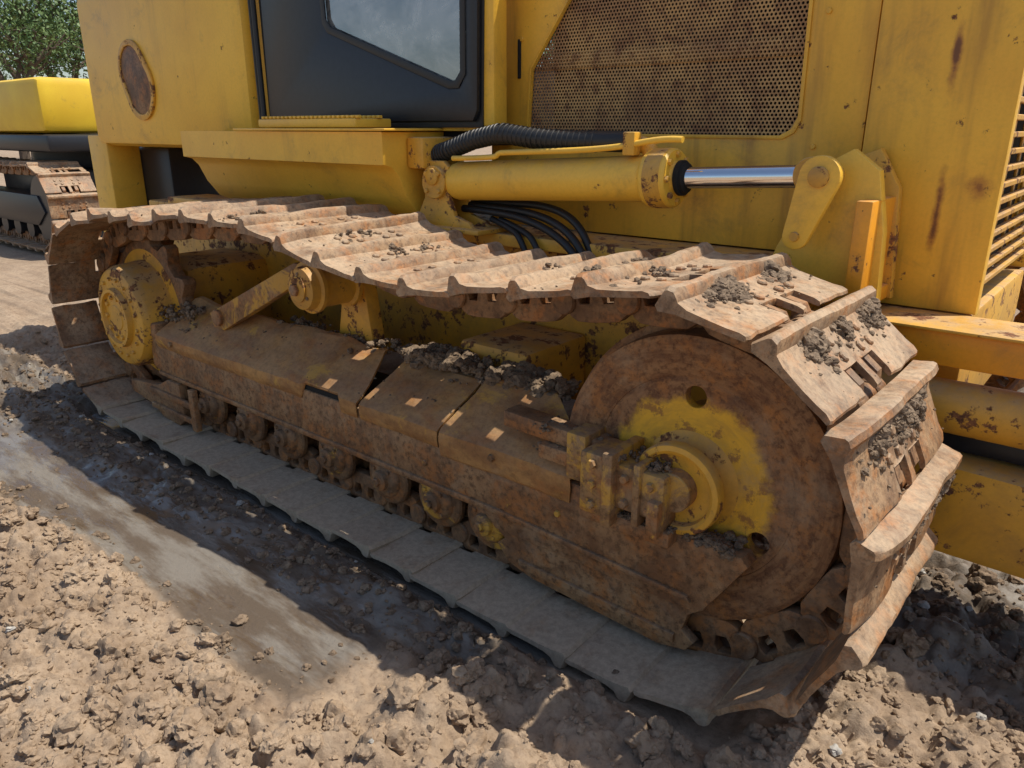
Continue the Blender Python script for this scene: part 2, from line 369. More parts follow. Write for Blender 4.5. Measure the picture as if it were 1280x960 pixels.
for x in(-1.62,-1.1): g.add(*hexg(x,1.508,.30,.010,.010,(0,-1,0)))
g.obj('frame_bolts','block',dozer)
# ------------------------------------------------------------------ track frame
BEAM=[(-3.42,.405),(-1.02,.405),(-.98,.375),(-.575,.365),(-.56,.345),(-.66,.185),(-.70,.172),(-1.33,.172),(-1.38,.215),(-3.30,.225),(-3.42,.27)]
xz('roller_frame_side',BEAM,1.505,1.56,'beam',dozer,.004)
xz('roller_frame_rib',[(-3.36,.252),(-1.3,.242),(-.70,.215),(-.69,.200),(-1.32,.226),(-3.36,.236)],1.495,1.51,'beam',dozer,.003)
box('roller_frame_core',-3.35,-1.02,1.562,1.79,.26,.42,'beam',dozer,.006)
GU=[(-.66,.183),(-.70,.150),(-.715,.10),(-.68,.075),(-.70,.045),(-.78,.028),(-1.20,.048),(-1.29,.07),(-1.33,.12),(-1.30,.145),(-1.36,.183)]
xz('front_roller_guard',GU,1.515,1.545,'beam',dozer,.004)
xz('guard_rib',[(-.73,.06),(-1.24,.075),(-1.24,.10),(-.73,.085)],1.503,1.517,'beam',dozer,.003)
xz('rear_roller_guard',[(-3.66,.15),(-3.38,.18),(-3.28,.225),(-3.18,.225),(-3.16,.06),(-3.22,.02),(-3.36,.025),(-3.46,.07),(-3.66,.095)],1.49,1.53,'beam',dozer,.004)
box('rear_guard_strap',-3.44,-3.05,1.475,1.492,.135,.165,'beam',dozer,.004)
box('rear_guard_strap_b',-3.44,-3.05,1.475,1.492,.065,.09,'beam',dozer,.004)
box('rear_guard_post',-3.07,-3.03,1.473,1.5,.04,.23,'beam',dozer,.004)
def cover(name,x0,x1,skew0=0,skew1=0,dz=0,n=24,lip=.375,slot=None,torn=0):
    sec=[(1.499,lip),(1.494,.40),(1.496,.424),(1.508,.436),(1.56,.475),(1.62,.519+dz*.6),(1.68,.560+dz),(1.70,.562+dz)]
    th=.006; V=[];F=[];m=len(sec)
    for i in range(n+1):
        u=i/n
        for side in(0,1):
            for j,(y,z) in enumerate(sec):
                x=x0+(x1-x0)*u+ (skew0*(1-u)+skew1*u)*max(0,(y-1.508)/.172)
                if torn and u>.9: x+=torn*mn.noise(Vector((y*35,1,1)))*(u-.9)*10
                if torn and u<.1: x+=torn*.5*mn.noise(Vector((y*30,7,1)))*(.1-u)*10
                wz=.008*mn.noise(Vector((x*4,y*9,0)))+.003*mn.noise(Vector((x*14,y*16,3)))
                if j>=6: wz+=.016*mn.noise(Vector((x*6,0,8)))
                zz=z+wz*(1 if j>1 else .6)
                yy=y+.004*mn.noise(Vector((x*6,2,0)))
                if slot and j<3 and slot[0]<x<slot[1]: zz=.432; yy=1.505+.001*j
                V.append((x,yy+(th*.6 if side else 0),zz-(th if side else 0)))
    def id(i,s,j): return i*2*m+s*m+j
    for i in range(n):
        for j in range(m-1):
            F.append((id(i,0,j),id(i+1,0,j),id(i+1,0,j+1),id(i,0,j+1)))
            F.append((id(i,1,j),id(i,1,j+1),id(i+1,1,j+1),id(i+1,1,j)))
        for j in(0,m-1): F.append((id(i,0,j),id(i,1,j),id(i+1,1,j),id(i+1,0,j)))
    for i in(0,n):
        for j in range(m-1): F.append((id(i,0,j),id(i,0,j+1),id(i,1,j+1),id(i,1,j)))
    g=Geo(); g.add(V,F); g.obj(name,'cover',dozer,25,fix=True)
cover('cover_plate_rear',-3.34,-1.93,.05,-.06,0,60,slot=(-2.25,-2.03),torn=.02)
cover('cover_plate_mid',-1.925,-1.55,.05,.02,-.014,24,torn=.01)
cover('cover_plate_front',-1.545,-1.03,.045,-.20,.006,30,.352,torn=.05)
box('cover_slot_shade',-2.26,-2.02,1.512,1.53,.375,.43,'dark',dozer,0)  # black box painted in for the shaded inside of the slot
box('cover_end_cap',-3.43,-3.345,1.50,1.60,.40,.47,'beam',dozer,.01)
box('core_top_shade',-3.3,-1.1,1.57,1.78,.421,.424,'dark',dozer,0)  # black sheet, the shade below the cover gaps put in as colour
def roller(x,z,name,mat='yel_dirty'):
    lathe(name,[(0,.026),(.004,.034),(.018,.036),(.022,.055),(.030,.066),(.040,.070),(.045,.092),(.052,.098),(.066,.098),(.072,.09),(.075,.066),(.13,.066),(.135,.09),(.15,.095),(.165,.05),(.22,.05)],(x,1.493,z),ax,mat,dozer,40)
    g=Geo(); g.add(*hexg(x,1.492,z,.016,.010,(0,-1,0))); 
    for i in range(4):
        a=R(45+90*i); g.add(*hexg(x+.050*math.cos(a),1.515,z+.050*math.sin(a),.007,.007,(0,-1,0)))
    g.obj(name+'_bolts',mat,dozer)
lathe('carrier_roller',[(0,.03),(.005,.045),(.012,.045),(.016,.06),(.02,.072),(.05,.078),(.055,.092),(.07,.092),(.075,.078),(.12,.078),(.20,.078),(.205,.092),(.22,.092)],(-2.22,1.49,.775),ax,'yel_dirty',dozer,40)
g=Geo()
g.add(*hexg(-2.22,1.489,.775,.022,.012,(0,-1,0)))
for i in range(3):
    a=R(90+120*i); g.add(*hexg(-2.22+.052*math.cos(a),1.506,.775+.052*math.sin(a),.007,.006,(0,-1,0)))
g.obj('carrier_bolts','steel',dozer)
xz('carrier_bracket',[(-2.98,.50),(-2.90,.50),(-2.30,.79),(-2.30,.84),(-2.36,.84),(-3.0,.56)],1.585,1.625,'block',dozer,.004)
xz('carrier_support',[(-2.34,.5),(-2.12,.5),(-2.17,.80),(-2.27,.80)],1.74,1.80,'yel_dirty',dozer,.004)
cyl('bracket_pin',(-2.93,1.57,.55),(-2.93,1.66,.55),.035,'beam',dozer)
for i,x in enumerate((-3.0,-2.7,-2.43,-2.14,-1.85,-1.60,-1.38)):
    roller(x,.165,'track_roller_%d'%i,'roller')
lathe('final_drive_hub',[(0,.0),(0,.055),(.004,.06),(.006,.115),(-.012,.12),(-.012,.135),(.012,.14),(.014,.205),(.02,.222),(.035,.232),(.05,.238),(.11,.243),(.16,.25),(.165,.3),(.19,.3)],(SC[0],1.455,SC[1]),ax,'yel_dirty',dozer,72)
g=Geo()
for i in range(10):
    a=2*math.pi*i/10; g.add(*hexg(SC[0]+.095*math.cos(a),1.462,SC[1]+.095*math.sin(a),.011,.012,(0,-1,0)))
for i in range(16):
    a=2*math.pi*(i+.5)/16; g.add(*hexg(SC[0]+.18*math.cos(a),1.468,SC[1]+.18*math.sin(a),.009,.010,(0,-1,0)))
g.obj('hub_bolts','yel_dirty',dozer)
sp=[]; nt=13
for i in range(nt):
    for da,r in((-.46,.335),(-.30,.34),(-.17,.375),(-.07,.40),(.07,.40),(.17,.375),(.30,.34)):
        a=2*math.pi*(i+da)/nt; sp.append((SC[0]+r*math.cos(a),SC[1]+r*math.sin(a)))
xz('sprocket',[sp,circ(SC[0],SC[1],.2,40)[::-1]],1.62,1.68,'link',dozer,.005)
box('final_drive_case',-3.85,-3.40,1.70,2.2,.25,.70,'yel_dirty',dozer,.08)
# ------------------------------------------------------------------ main body
box('main_frame',-4.6,-.62,2.14,3.40,.36,.90,'yel_dirty',dozer,.01)
box('frame_ledge',-4.2,-.80,2.06,2.30,.902,.945,'yel_dirty',dozer,.006)
box('equalizer_beam',-1.75,-1.45,1.80,2.14,.42,.62,'yel_dirty',dozer,.02)
box('engine_block',-1.86,-.72,2.46,3.15,.95,2.05,'dark',dozer,.01)
GR=[(-1.84,1.285),(-1.825,1.50),(-1.665,1.71),(-1.60,1.96),(-.93,1.96),(-.86,1.90),(-.852,1.33),(-.868,1.297),(-.90,1.28)]
HS=[(-2.02,.95),(-.668,.95),(-.668,2.12),(-2.02,2.12)]
xz('hood_side',[HS,GR],2.285,2.30,'yel',dozer,.002)
xz('grille_screen',[( -1.85,1.27),(-.84,1.27),(-.84,1.98),(-1.85,1.98)],2.3035,2.306,'perf',dozer,0)
GX,GZ=-1.34,1.62
xz('grille_rim',[[(GX+(x-GX)*1.022,GZ+(z-GZ)*1.03) for x,z in GR],GR],2.280,2.2845,'yel',dozer,.001)
box('grille_bend',-1.84,-.86,2.298,2.3030,1.495,1.545,'perf',dozer,.001)
g=Geo()
for p in((-1.87,1.25),(-1.87,1.6),(-.80,1.25),(-.80,1.6),(-.80,1.9)): g.add(*hexg(p[0],2.284,p[1],.008,.006,(0,-1,0)))
g.obj('hood_bolts','yel',dozer)
box('hood_top',-1.95,-.668,2.302,3.2,2.10,2.14,'yel',dozer,.01)
box('hood_slit',-1.885,-1.875,2.276,2.288,1.47,1.60,'dark',dozer,.002)  # black bar on the panel, painted in for the dark of a slit
xz('radiator_guard_side',[(-.662,.835),(-.32,.835),(-.32,2.2),(-.662,2.2)],2.268,2.31,'yel',dozer,.006)
box('radiator_guard_top',-.655,-.32,2.312,3.2,2.12,2.2,'yel',dozer,.01)
box('radiator_core',-.60,-.40,2.315,3.19,.86,2.1,'dark',dozer,.004)
g=Geo()
for i in range(29): g.add(*boxg(-.352,-.328,2.335,3.17,.90+i*.042,.914+i*.042,.002,1))
for i in range(5): g.add(*boxg(-.362,-.354,2.36+i*.19,2.38+i*.19,.87,2.1,.002,1))
g.obj('radiator_slats','yel_dirty',dozer)
box('radiator_guard_far_side',-.655,-.32,3.195,3.24,.835,2.2,'yel',dozer,.012)
box('radiator_guard_lower',-.64,-.33,2.27,3.2,.50,.83,'yel_dirty',dozer,.01)
box('front_sill',-.60,.60,2.08,2.20,.735,.825,'orange',dozer,.01)
box('front_sill_plate',-.60,.60,2.06,2.26,.826,.834,'yel_dirty',dozer,.003)
cyl('tilt_cylinder',(-.66,2.12,.625),(.7,2.12,.625),.068,'yel_dirty',dozer)
box('lower_gap_shade',-.6,.6,2.14,2.26,.50,.555,'black',dozer,.01)  # black box added for the dark gap between cylinder and push arm
xz('push_arm',[(-.42,.50),(.7,.46),(.7,.22),(-.30,.24),(-.40,.30)],2.05,2.3,'yel_dirty',dozer,.03)
cy0=Vector((-1.99,2.05,1.118)); cy1=Vector((-1.10,2.05,1.163)); cd=(cy1-cy0).normalized()
lathe('lift_cylinder_barrel',[(0,.045),(.008,.062),(.03,.067),(.80,.067),(.802,.074),(.815,.084),(.885,.084),(.893,.078),(.894,.05),(.905,.045)],cy0,cd,'yel_clean',dozer,64)
lathe('rod_gland',[(0,.05),(.012,.05),(.014,.042),(.022,.042)],cy0+cd*.905,cd,'dark',dozer,40)
cyl('lift_rod',cy0+cd*.90,cy0+cd*1.27,.030,'chrome',dozer)
g=Geo()
for i in range(8):
    a=2*math.pi*i/8; q=cd.to_track_quat('Z','Y').to_matrix(); p=cy0+cd*.893+q@Vector((.066*math.cos(a),.066*math.sin(a),0)); g.add(*hexg(*p,.010,.010,cd))
g.obj('gland_bolts','yel_dirty',dozer)
lathe('gland_ring',[(0,.0845),(.004,.0855),(.05,.0855),(.054,.0845)],cy0+cd*.825,cd,'yel_dirty',dozer,64)
cyl('trunnion_eye',(-2.035,1.98,1.115),(-2.035,2.12,1.115),.058,'yel_dirty',dozer)
g=Geo(); g.add(*latheg([(0,.03),(.008,.03),(.012,.024)],(-2.035,1.98,1.135),(0,-1,0),24))
for i in range(4):
    a=R(45+90*i); g.add(*hexg(-2.035+.043*math.cos(a),1.979,1.115+.043*math.sin(a),.009,.008,(0,-1,0)))
g.obj('trunnion_cap','yel_dirty',dozer)
TB=[(-2.20,.955),(-1.86,.955),(-1.88,.98),(-1.95,1.0),(-1.975,1.06),(-1.975,1.17),(-2.0,1.19),(-2.07,1.19),(-2.095,1.16),(-2.10,1.06),(-2.14,.99),(-2.20,.98)]
xz('trunnion_bracket',TB,2.0,2.022,'yel_dirty',dozer,.004)
xz('trunnion_bracket_inner',TB,2.085,2.107,'yel_dirty',dozer,.004)
box('trunnion_base',-2.24,-1.80,1.96,2.2,.946,.962,'yel_dirty',dozer,.003)
def oblong(x0,z0,r0,x1,z1,r1,n=12):
    d=math.atan2(z1-z0,x1-x0); o=[]
    for i in range(n+1): a=d+math.pi/2+math.pi*i/n; o.append((x0+r0*math.cos(a),z0+r0*math.sin(a)))
    for i in range(n+1): a=d-math.pi/2+math.pi*i/n; o.append((x1+r1*math.cos(a),z1+r1*math.sin(a)))
    return o
xz('lever_plate',oblong(-.672,1.185,.052,-.715,1.035,.034),1.985,2.012,'yel_clean',dozer,.004)
g=Geo(); g.add(*latheg([(0,.026),(.006,.026),(.010,.02)],(-.672,1.985,1.185),(0,-1,0),24)); g.add(*latheg([(0,.013),(.008,.011)],(-.715,1.985,1.035),(0,-1,0),16)); g.obj('lever_pins','yel_dirty',dozer)
cyl('rod_eye',(-.705,2.015,1.187),(-.705,2.085,1.187),.045,'yel_dirty',dozer)
cyl('lever_pin',(-.672,2.0,1.185),(-.672,2.26,1.185),.03,'yel_dirty',dozer)
xz('lift_tower',[(-.83,.90),(-.80,.99),(-.69,1.215),(-.63,1.25),(-.56,1.20),(-.53,1.05),(-.52,.86),(-.70,.86)],2.09,2.13,'yel_clean',dozer,.004)
box('lift_tower_flange',-.585,-.545,2.02,2.26,.86,1.13,'orange',dozer,.004)
box('lift_tower_web',-.82,-.53,2.13,2.26,.86,.90,'orange',dozer,.004)
xz('lift_tower_inner',[(-.80,.90),(-.69,1.215),(-.60,1.25),(-.54,1.15),(-.52,.86)],2.22,2.255,'yel_dirty',dozer,.004)
HP=[(-2.21,2.08,1.205),(-2.12,2.05,1.20),(-2.0,2.03,1.225),(-1.88,2.03,1.262),(-1.75,2.03,1.285),(-1.6,2.03,1.268),(-1.45,2.04,1.262),(-1.27,2.05,1.262)]
tube('main_hose',HP,.031,'hose',dozer)
g=Geo()
for i in range(46):
    u=i/46*(len(HP)-2)+.5; j=int(u); fr_=u-j; a_=Vector(HP[j]); b2=Vector(HP[min(j+1,len(HP)-1)]); p_=a_.lerp(b2,fr_)
    g.add(*latheg([(0,.031),(.002,.0335),(.006,.0335),(.008,.031)],p_,b2-a_,20))
g.obj('hose_sleeve_rings','hose',dozer)
tube('hose_fitting',[(-1.28,2.05,1.262),(-1.22,2.05,1.258),(-1.185,2.05,1.24),(-1.175,2.05,1.20)],.024,'yel_dirty',dozer)
tube('hose_fitting_rear',[(-2.26,2.10,1.20),(-2.19,2.08,1.204)],.036,'hose',dozer,False)
tube('oil_pipe',[(-1.95,2.0,1.20),(-1.75,2.0,1.205),(-1.74,2.0,1.222),(-1.70,2.0,1.224),(-1.3,2.0,1.24),(-1.12,2.0,1.275),(-1.06,2.0,1.27)],.009,'yel_clean',dozer)
box('pipe_clamp',-1.25,-1.21,1.99,2.03,1.225,1.29,'yel_dirty',dozer,.004)
for i,(dz,dy) in enumerate(((0,0),(.03,.03),(-.025,-.02))):
    tube('control_hose_%d'%i,[(-1.98,2.10+dy,1.03+dz*.4),(-1.8,2.10+dy,1.03+dz*.5),(-1.62,2.08+dy,1.02+dz),(-1.48,2.05+dy,.98+dz*1.3),(-1.40,2.03+dy,.91+dz),(-1.36,2.05+dy,.80)],.013,'hose',dozer)
for i in range(2):
    tube('lower_hose_%d'%i,[(-1.85+i*.04,2.09,.99),(-1.72+i*.05,2.06,.965),(-1.66+i*.06,2.03,.93),(-1.62+i*.06,2.05,.82)],.011,'hose',dozer)
# fender / step
FP=[(1.86,1.288),(2.17,1.288),(2.17,.955),(2.10,.955),(2.02,.99),(1.965,1.06),(1.93,1.135),(1.90,1.165),(1.86,1.175)]
yz('fender',FP,-3.58,-2.16,'yel_clean',dozer,.006)
box('fender_top_lip',-3.10,-2.13,1.845,2.17,1.291,1.300,'yel_clean',dozer,.003)
box('step_tread',-2.95,-2.32,1.875,2.05,1.302,1.335,'yel_clean',dozer,.006)
g=Geo()
for i in range(23):
    x=-2.93+i*.0275; g.add(*boxg(x,x+.014,1.88,1.9,1.336,1.346,.002,1)); g.add(*boxg(x,x+.014,1.98,2.0,1.336,1.346,.002,1))
g.obj('step_teeth','yel_clean',dozer)
box('fender_front_bracket',-2.155,-2.07,1.97,2.16,1.16,1.27,'yel_dirty',dozer,.01)
# cab
DOOR=[(-3.20,1.325),(-1.945,1.325),(-1.925,1.36),(-1.90,2.45),(-3.18,2.45)]
WIN=[(-2.80,2.38),(-2.765,1.70),(-2.735,1.665),(-2.06,1.435),(-2.01,1.435),(-1.975,1.48),(-1.96,2.38)]
xz('cab_door',[DOOR,WIN],2.10,2.135,'black',dozer,.004)
WI=[(-2.775,2.36),(-2.742,1.72),(-2.715,1.685),(-2.05,1.46),(-2.025,1.462),(-2.0,1.49),(-1.985,2.36)]
xz('door_window_seal',[WIN,WI],2.096,2.0995,'hose',dozer,.001)
xz('door_glass',[(-2.79,1.44),(-1.97,1.44),(-1.97,2.37),(-2.79,2.37)],2.112,2.118,'glass',dozer,0)
xz('cab_side_frame',[[(-3.31,1.29),(-1.88,1.29),(-1.86,2.55),(-3.31,2.55)],[(-3.1,1.40),(-2.0,1.40),(-1.98,2.42),(-3.1,2.42)]],2.137,2.17,'yel',dozer,.004)
xz('door_seal',[[(-3.235,1.302),(-1.915,1.302),(-1.885,2.48),(-3.235,2.48)],DOOR],2.12,2.1365,'hose',dozer,.002)
box('cab_front_pillar',-1.925,-1.865,2.125,2.20,1.302,2.53,'yel_clean',dozer,.012)
box('cab_roof',-3.33,-1.85,2.19,3.4,2.551,2.62,'yel',dozer,.03)
box('cab_floor',-3.31,-1.91,2.172,3.38,1.24,1.30,'dark',dozer,.01)
box('cab_rear_wall',-3.31,-3.26,2.172,3.38,1.30,2.55,'black',dozer,.005)
xz('cab_far_side',[[(-3.3,1.30),(-1.88,1.30),(-1.88,2.55),(-3.3,2.55)],[(-3.05,1.6),(-2.05,1.6),(-2.05,2.45),(-3.05,2.45)]],3.38,3.42,'whitebg',dozer,.004)
box('cab_seat_base',-2.95,-2.4,2.6,3.0,1.3,1.75,'grey',dozer,.05)
box('cab_seat_back',-3.1,-2.9,2.6,3.0,1.7,2.3,'grey',dozer,.05,(R(-8),'Y'))
tube('control_lever',[(-2.35,2.4,1.3),(-2.33,2.4,1.5),(-2.3,2.38,1.66)],.015,'hose',dozer)
box('side_console',-2.9,-2.3,2.3,2.5,1.3,1.6,'grey',dozer,.03)
tube('door_conduit_a',[(-3.245,2.10,1.31),(-3.25,2.10,2.0),(-3.25,2.10,2.5)],.012,'hose',dozer)
tube('door_conduit_b',[(-3.285,2.11,1.31),(-3.29,2.11,2.0),(-3.29,2.11,2.5)],.009,'hose',dozer)
box('fuel_tank',-5.05,-3.335,2.08,3.4,1.20,2.03,'yel_clean',dozer,.06)
box('rear_upright',-5.2,-4.95,2.10,2.3,.45,1.26,'yel_clean',dozer,.01)
box('rear_case',-5.0,-4.6,2.3,3.2,.45,1.19,'black',dozer,.02)
xz('tank_access_rim',[oblong(-4.42,1.60,.15,-4.36,1.50,.16),oblong(-4.42,1.60,.12,-4.36,1.50,.13)],2.066,2.0795,'yel_dirty',dozer,.003)
xz('tank_access_panel',oblong(-4.42,1.60,.118,-4.36,1.50,.128),2.072,2.0785,'link',dozer,.002)
for o in track_objs:
    q=bpy.data.objects.new('far_'+o.name,o.data); COL.objects.link(q); q.parent=dozer; q.location=(0,2.2,0)
xz('far_roller_frame',BEAM,3.95,4.0,'beam',dozer,.004)
# ------------------------------------------------------------------ ground
def ground_h(x,y):
    strip=np.exp(-((y-(.93+.05*np.sin(x*2.2)))/.17)**4)*np.clip((-1.25-x)/.3,0,1)*np.clip((x+4.3)/.5,0,1)
    under=np.clip((y-1.26)/.08,0,1)*np.clip((2.05-y)/.08,0,1)*np.clip((-.42-x)/.12,0,1)*np.clip((x+3.95)/.1,0,1)
    xw=x+.035*(fbm(x*16,y*16,201,3)-.45); yw=y+.035*(fbm(x*16+9,y*16,202,3)-.45)
    rough=np.clip(1-strip*1.05,0,1)
    near=np.clip((.90-y)/.25,0,1)
    near=np.maximum(near,np.clip((x+1.35)/.3,0,1)*.85)
    left=np.clip((-3.6-x)/.5,0,1)*np.clip((x+6.5)/1.5,0,1)
    amp=.42+.58*np.maximum(near,left*.8)
    h=(fbm(x*1.6,y*1.6,3,4)-.47)*.07*amp
    L=lumps(xw*8,yw*8,11)*.062+lumps(xw*18+3,yw*18,23)*.036+lumps(xw*38,yw*38+7,37)*.018
    L*=.5+1.0*vn(x*2.3,y*2.3,55)
    L+= (fbm(x*26,y*26,91,4)-.45)*.030
    far=np.clip(1-(np.hypot(x+2,y-1)-6)/4,0.0,1)
    h=h+L*amp*rough*(.25+.75*far)
    h=h*(1-under)+under*(-.035)
    h-=strip*.006
    h+= -.012
    return h,strip,under,near,left
def wetf(x,y,st,un):
    w=np.clip(st*1.35+.7*np.clip((y-1.0)/.15,0,1)*np.clip((1.5-y)/.1,0,1)*np.clip((-.9-x)/.3,0,1)+.6*np.clip((x+.7)/.2,0,1)*np.clip((y-1.6)/.3,0,1)+un*.3,0,1.3)
    return np.clip(w*(.6+.7*fbm(x*5,y*5,77,3)),0,1)
def axis(lo,hi,step,far,g=1.25):
    c=np.arange(lo,hi,step); a=[];s=step;p=lo
    while p>-far: s*=g; p-=s; a.append(p)
    b_=[];s=step;p=c[-1]
    while p<far: s*=g; p+=s; b_.append(p)
    return np.r_[a[::-1],c,b_]
gx=axis(-5.6,.45,.0085,400); gy=axis(.12,2.5,.0085,400)
X,Y=np.meshgrid(gx,gy,indexing='ij')
H,ST,UN,NE,LE=ground_h(X,Y)
nx,ny=X.shape
V=np.stack([X,Y,H],-1).reshape(-1,3)
ii=np.arange(nx*ny).reshape(nx,ny)
Fq=np.stack([ii[:-1,:-1],ii[1:,:-1],ii[1:,1:],ii[:-1,1:]],-1).reshape(-1,4)
def fastmesh(name,V,F):
    me=bpy.data.meshes.new(name); k=F.shape[1]
    me.vertices.add(len(V)); me.vertices.foreach_set('co',V.astype(np.float32).ravel())
    me.loops.add(F.size); me.loops.foreach_set('vertex_index',F.astype(np.int32).ravel())
    me.polygons.add(len(F)); me.polygons.foreach_set('loop_start',(np.arange(len(F))*k).astype(np.int32))
    me.update(calc_edges=True); me.validate(); return me
me=fastmesh('ground',V,Fq)
at=me.attributes.new('wet','FLOAT','POINT'); at.data.foreach_set('value',wetf(X,Y,ST,UN).ravel().astype(np.float32))
me.shade_smooth(); gr=mkobj('ground',me,'soil',None,180,False)
def ico(sub,seed):
    bm=bmesh.new(); bmesh.ops.create_icosphere(bm,subdivisions=sub,radius=1)
    r=np.random.default_rng(seed); o=Vector(r.uniform(-50,50,3))
    V=np.array([v.co for v in bm.verts]); bm.verts.index_update(); F=np.array([[v.index for v in f.verts] for f in bm.faces]); bm.free()
    d=np.array([1+.55*mn.noise(Vector(v)*1.1+o)+.30*mn.noise(Vector(v)*2.4+o)+.17*mn.noise(Vector(v)*5.2+o)+.08*mn.noise(Vector(v)*11+o) for v in V])
    V=V*np.clip(d,.4,1.7)[:,None]*np.array([1,.8+.3*r.random(),.62+.25*r.random()]); return V,F
VAR1=[ico(2,i) for i in range(14)]; VAR2=[ico(4,20+i) for i in range(8)]
VAR3=[ico(3,40+i) for i in range(8)]
def clods(name,pts,sizes,mat,parent=None,sink=.15,mid=.010,big=.022):
    Vs=[];Fs=[];n=0
    for p,s in zip(pts,sizes):
        V0,F0=(VAR2[rng.integers(8)] if s>big else VAR3[rng.integers(8)] if s>mid else VAR1[rng.integers(14)])
        a=rng.uniform(0,6.28,3); m=np.array(Matrix.Rotation(a[0],3,'Z')@Matrix.Rotation((a[1]-3)*.25,3,'X'))
        V1=V0@m.T*s; V1=V1+np.array(p)+np.array([0,0,s*sink]); Vs.append(V1); Fs.append(F0+n); n+=len(V1)
    me=fastmesh(name,np.concatenate(Vs),np.concatenate(Fs))
    me.shade_smooth(); me.set_sharp_from_angle(angle=R(32))
    return mkobj(name,me,mat,parent,38,False)
N=15000
px=rng.uniform(-5.5,.4,N*5); py=rng.uniform(.15,2.4,N*5)
h,st,un,ne,le=ground_h(px,py)
dens=(.22+.78*np.maximum(ne,le*.8))*(1-st*.93)*(1-un)*(.3+1.0*vn(px*3,py*3,5))
edge=(py>1.08)&(py<1.34)&(px<-1.0)&(px>-4.1)
dens=np.where(edge,dens+.55*vn(px*4,py*6,8),dens)
dens*=np.clip(1.25-np.hypot(px,py)/7,.2,1)
k=rng.random(N*5)<dens*.55; px,py,h,st,un=px[k],py[k],h[k],st[k],un[k]
sz=.003+.0048*rng.pareto(2.1,len(px)); sz=np.clip(sz,0,.038)
sz=np.where((py>1.0)&(px<-1.2),np.minimum(sz,.016),sz)
wt=wetf(px,py,st,un)>.38
P3=np.stack([px,py,h],1)
clods('soil_clods',P3[~wt],sz[~wt],'clod')
clods('damp_mud_clods',P3[wt],sz[wt],'mud')
kk=rng.choice(len(px),60,replace=False)
b=NB('pale_stone'); f=b.noise(30,4,.6); M['stone']=b.fin(b.mix(b.step(f,.3,.7),(.45,.42,.37),(.28,.26,.23)),.8,0,b.bump(f,.003,.5))
clods('stones',np.stack([px[kk],py[kk],h[kk]+.008],1),rng.uniform(.005,.015,60),'stone')
# mud on machine
mp=[];ms=[]
def scat(n,f,smin,smax):
    for _ in range(n):
        mp.append(f()); ms.append(smin+(smax-smin)*rng.random()**2.5)
U=rng.uniform
for i in range(34):
    cx=U(-1.95,-1.25); scat(18,lambda:(cx+rng.normal(0,.03),U(1.67,1.80),.556+U(-.01,.03)),.005,.026)
for i in range(10):
    cx=U(-2.6,-2.0); scat(14,lambda:(cx+rng.normal(0,.03),U(1.68,1.78),.552+U(-.01,.012)),.004,.018)
scat(130,lambda:(U(-3.38,-3.1),U(1.55,1.68),.5+U(-.03,.05)),.005,.018)
def oncover():
    y=U(1.52,1.68); return (U(-3.2,-1.2),y,.436+(y-1.508)*.72)
scat(70,oncover,.002,.007)
for i in range(9):
    o_=oncover(); scat(7,lambda:(o_[0]+rng.normal(0,.014),o_[1]+rng.normal(0,.006),o_[2]),.004,.012)
scat(240,lambda:(U(-.84,-.60),U(1.50,1.57),.362+U(-.005,.018)),.004,.016)
scat(150,lambda:(U(-.98,-.76),U(1.46,1.56),.535+U(-.004,.008)),.003,.010)
scat(110,lambda:(U(-1.2,-.98),U(1.50,1.6),.50+U(-.04,.05)),.004,.011)
scat(80,lambda:(U(-1.0,-.74),U(1.46,1.5),.385+U(-.004,.01)),.003,.009)
for i in range(len(pins)):
    a=pins[i];b_=pins[(i+1)%len(pins)]; m=(a+b_)/2; t=(b_-a)/np.linalg.norm(b_-a); n=np.array([-t[1],t[0]])
    if m[0]<-3.9 or n[1]<-.5: continue
    front=m[0]>-.8
    cl=rng.integers(4,7) if front else rng.integers(0,3)
    for _ in range(cl):
        yy=U(-.24,.27); cnt=rng.integers(90,200) if front else rng.integers(12,40); sp_=U(.02,.06)
        for _ in range(cnt):
            s=-.062+abs(rng.normal(0,.028)); w_=rng.normal(0,sp_)
            hgt=max(0,1-(s+.062)/.09)*math.exp(-(w_/sp_)**2)
            p=m+t*s+n*(SH+.001+.022*rng.random()*hgt); mp.append((p[0],YC+np.clip(yy+w_,-.285,.29),p[1])); ms.append(.003+.009*rng.random()**2*(.5+hgt)*(1.3 if front else .9))
    for _ in range(26):
        yy=U(-.28,.28); s=U(-.06,.09); p=m+t*s+n*(SH+.002); mp.append((p[0],YC+yy,p[1])); ms.append(U(.0015,.004))
scat(380,lambda:(U(-3.4,-.75),1.36+.2*rng.random()**.7,-.004),.003,.010)
clods('mud_clumps',np.array(mp),np.array(ms),'mud',dozer,0.0,.008,.03)
# ------------------------------------------------------------------ background excavator
exc=empty('excavator')
ep,epi=track_path((-9.1,.50),(-12.2,.50),.38,.38,[(-11.2,.87),(-10.2,.86)],38)
to=build_track(ep,epi,3.27,.25,exc,'',.5)
xz('track_frame',[(-12.2,.62),(-9.2,.62),(-9.05,.45),(-9.3,.30),(-12.1,.30)],3.1,3.4,'black',exc,.01)
cyl('idler',(-9.1,3.12,.5),(-9.1,3.42,.5),.34,'black',exc)
cyl('sprocket',(-12.2,3.12,.5),(-12.2,3.42,.5),.34,'black',exc)
g=Geo()
for i in range(7): g.add(*latheg([(0,.1),(.22,.1)],(-11.7+i*.4,3.15,.24),(0,1,0),20))
g.obj('rollers','black',exc)
for o in to:
    q=bpy.data.objects.new('far_'+o.name,o.data); COL.objects.link(q); q.parent=exc; q.location=(0,2.3,0)
cyl('slew_ring',(-10.6,4.4,.85),(-10.6,4.4,1.05),.75,'black',exc)
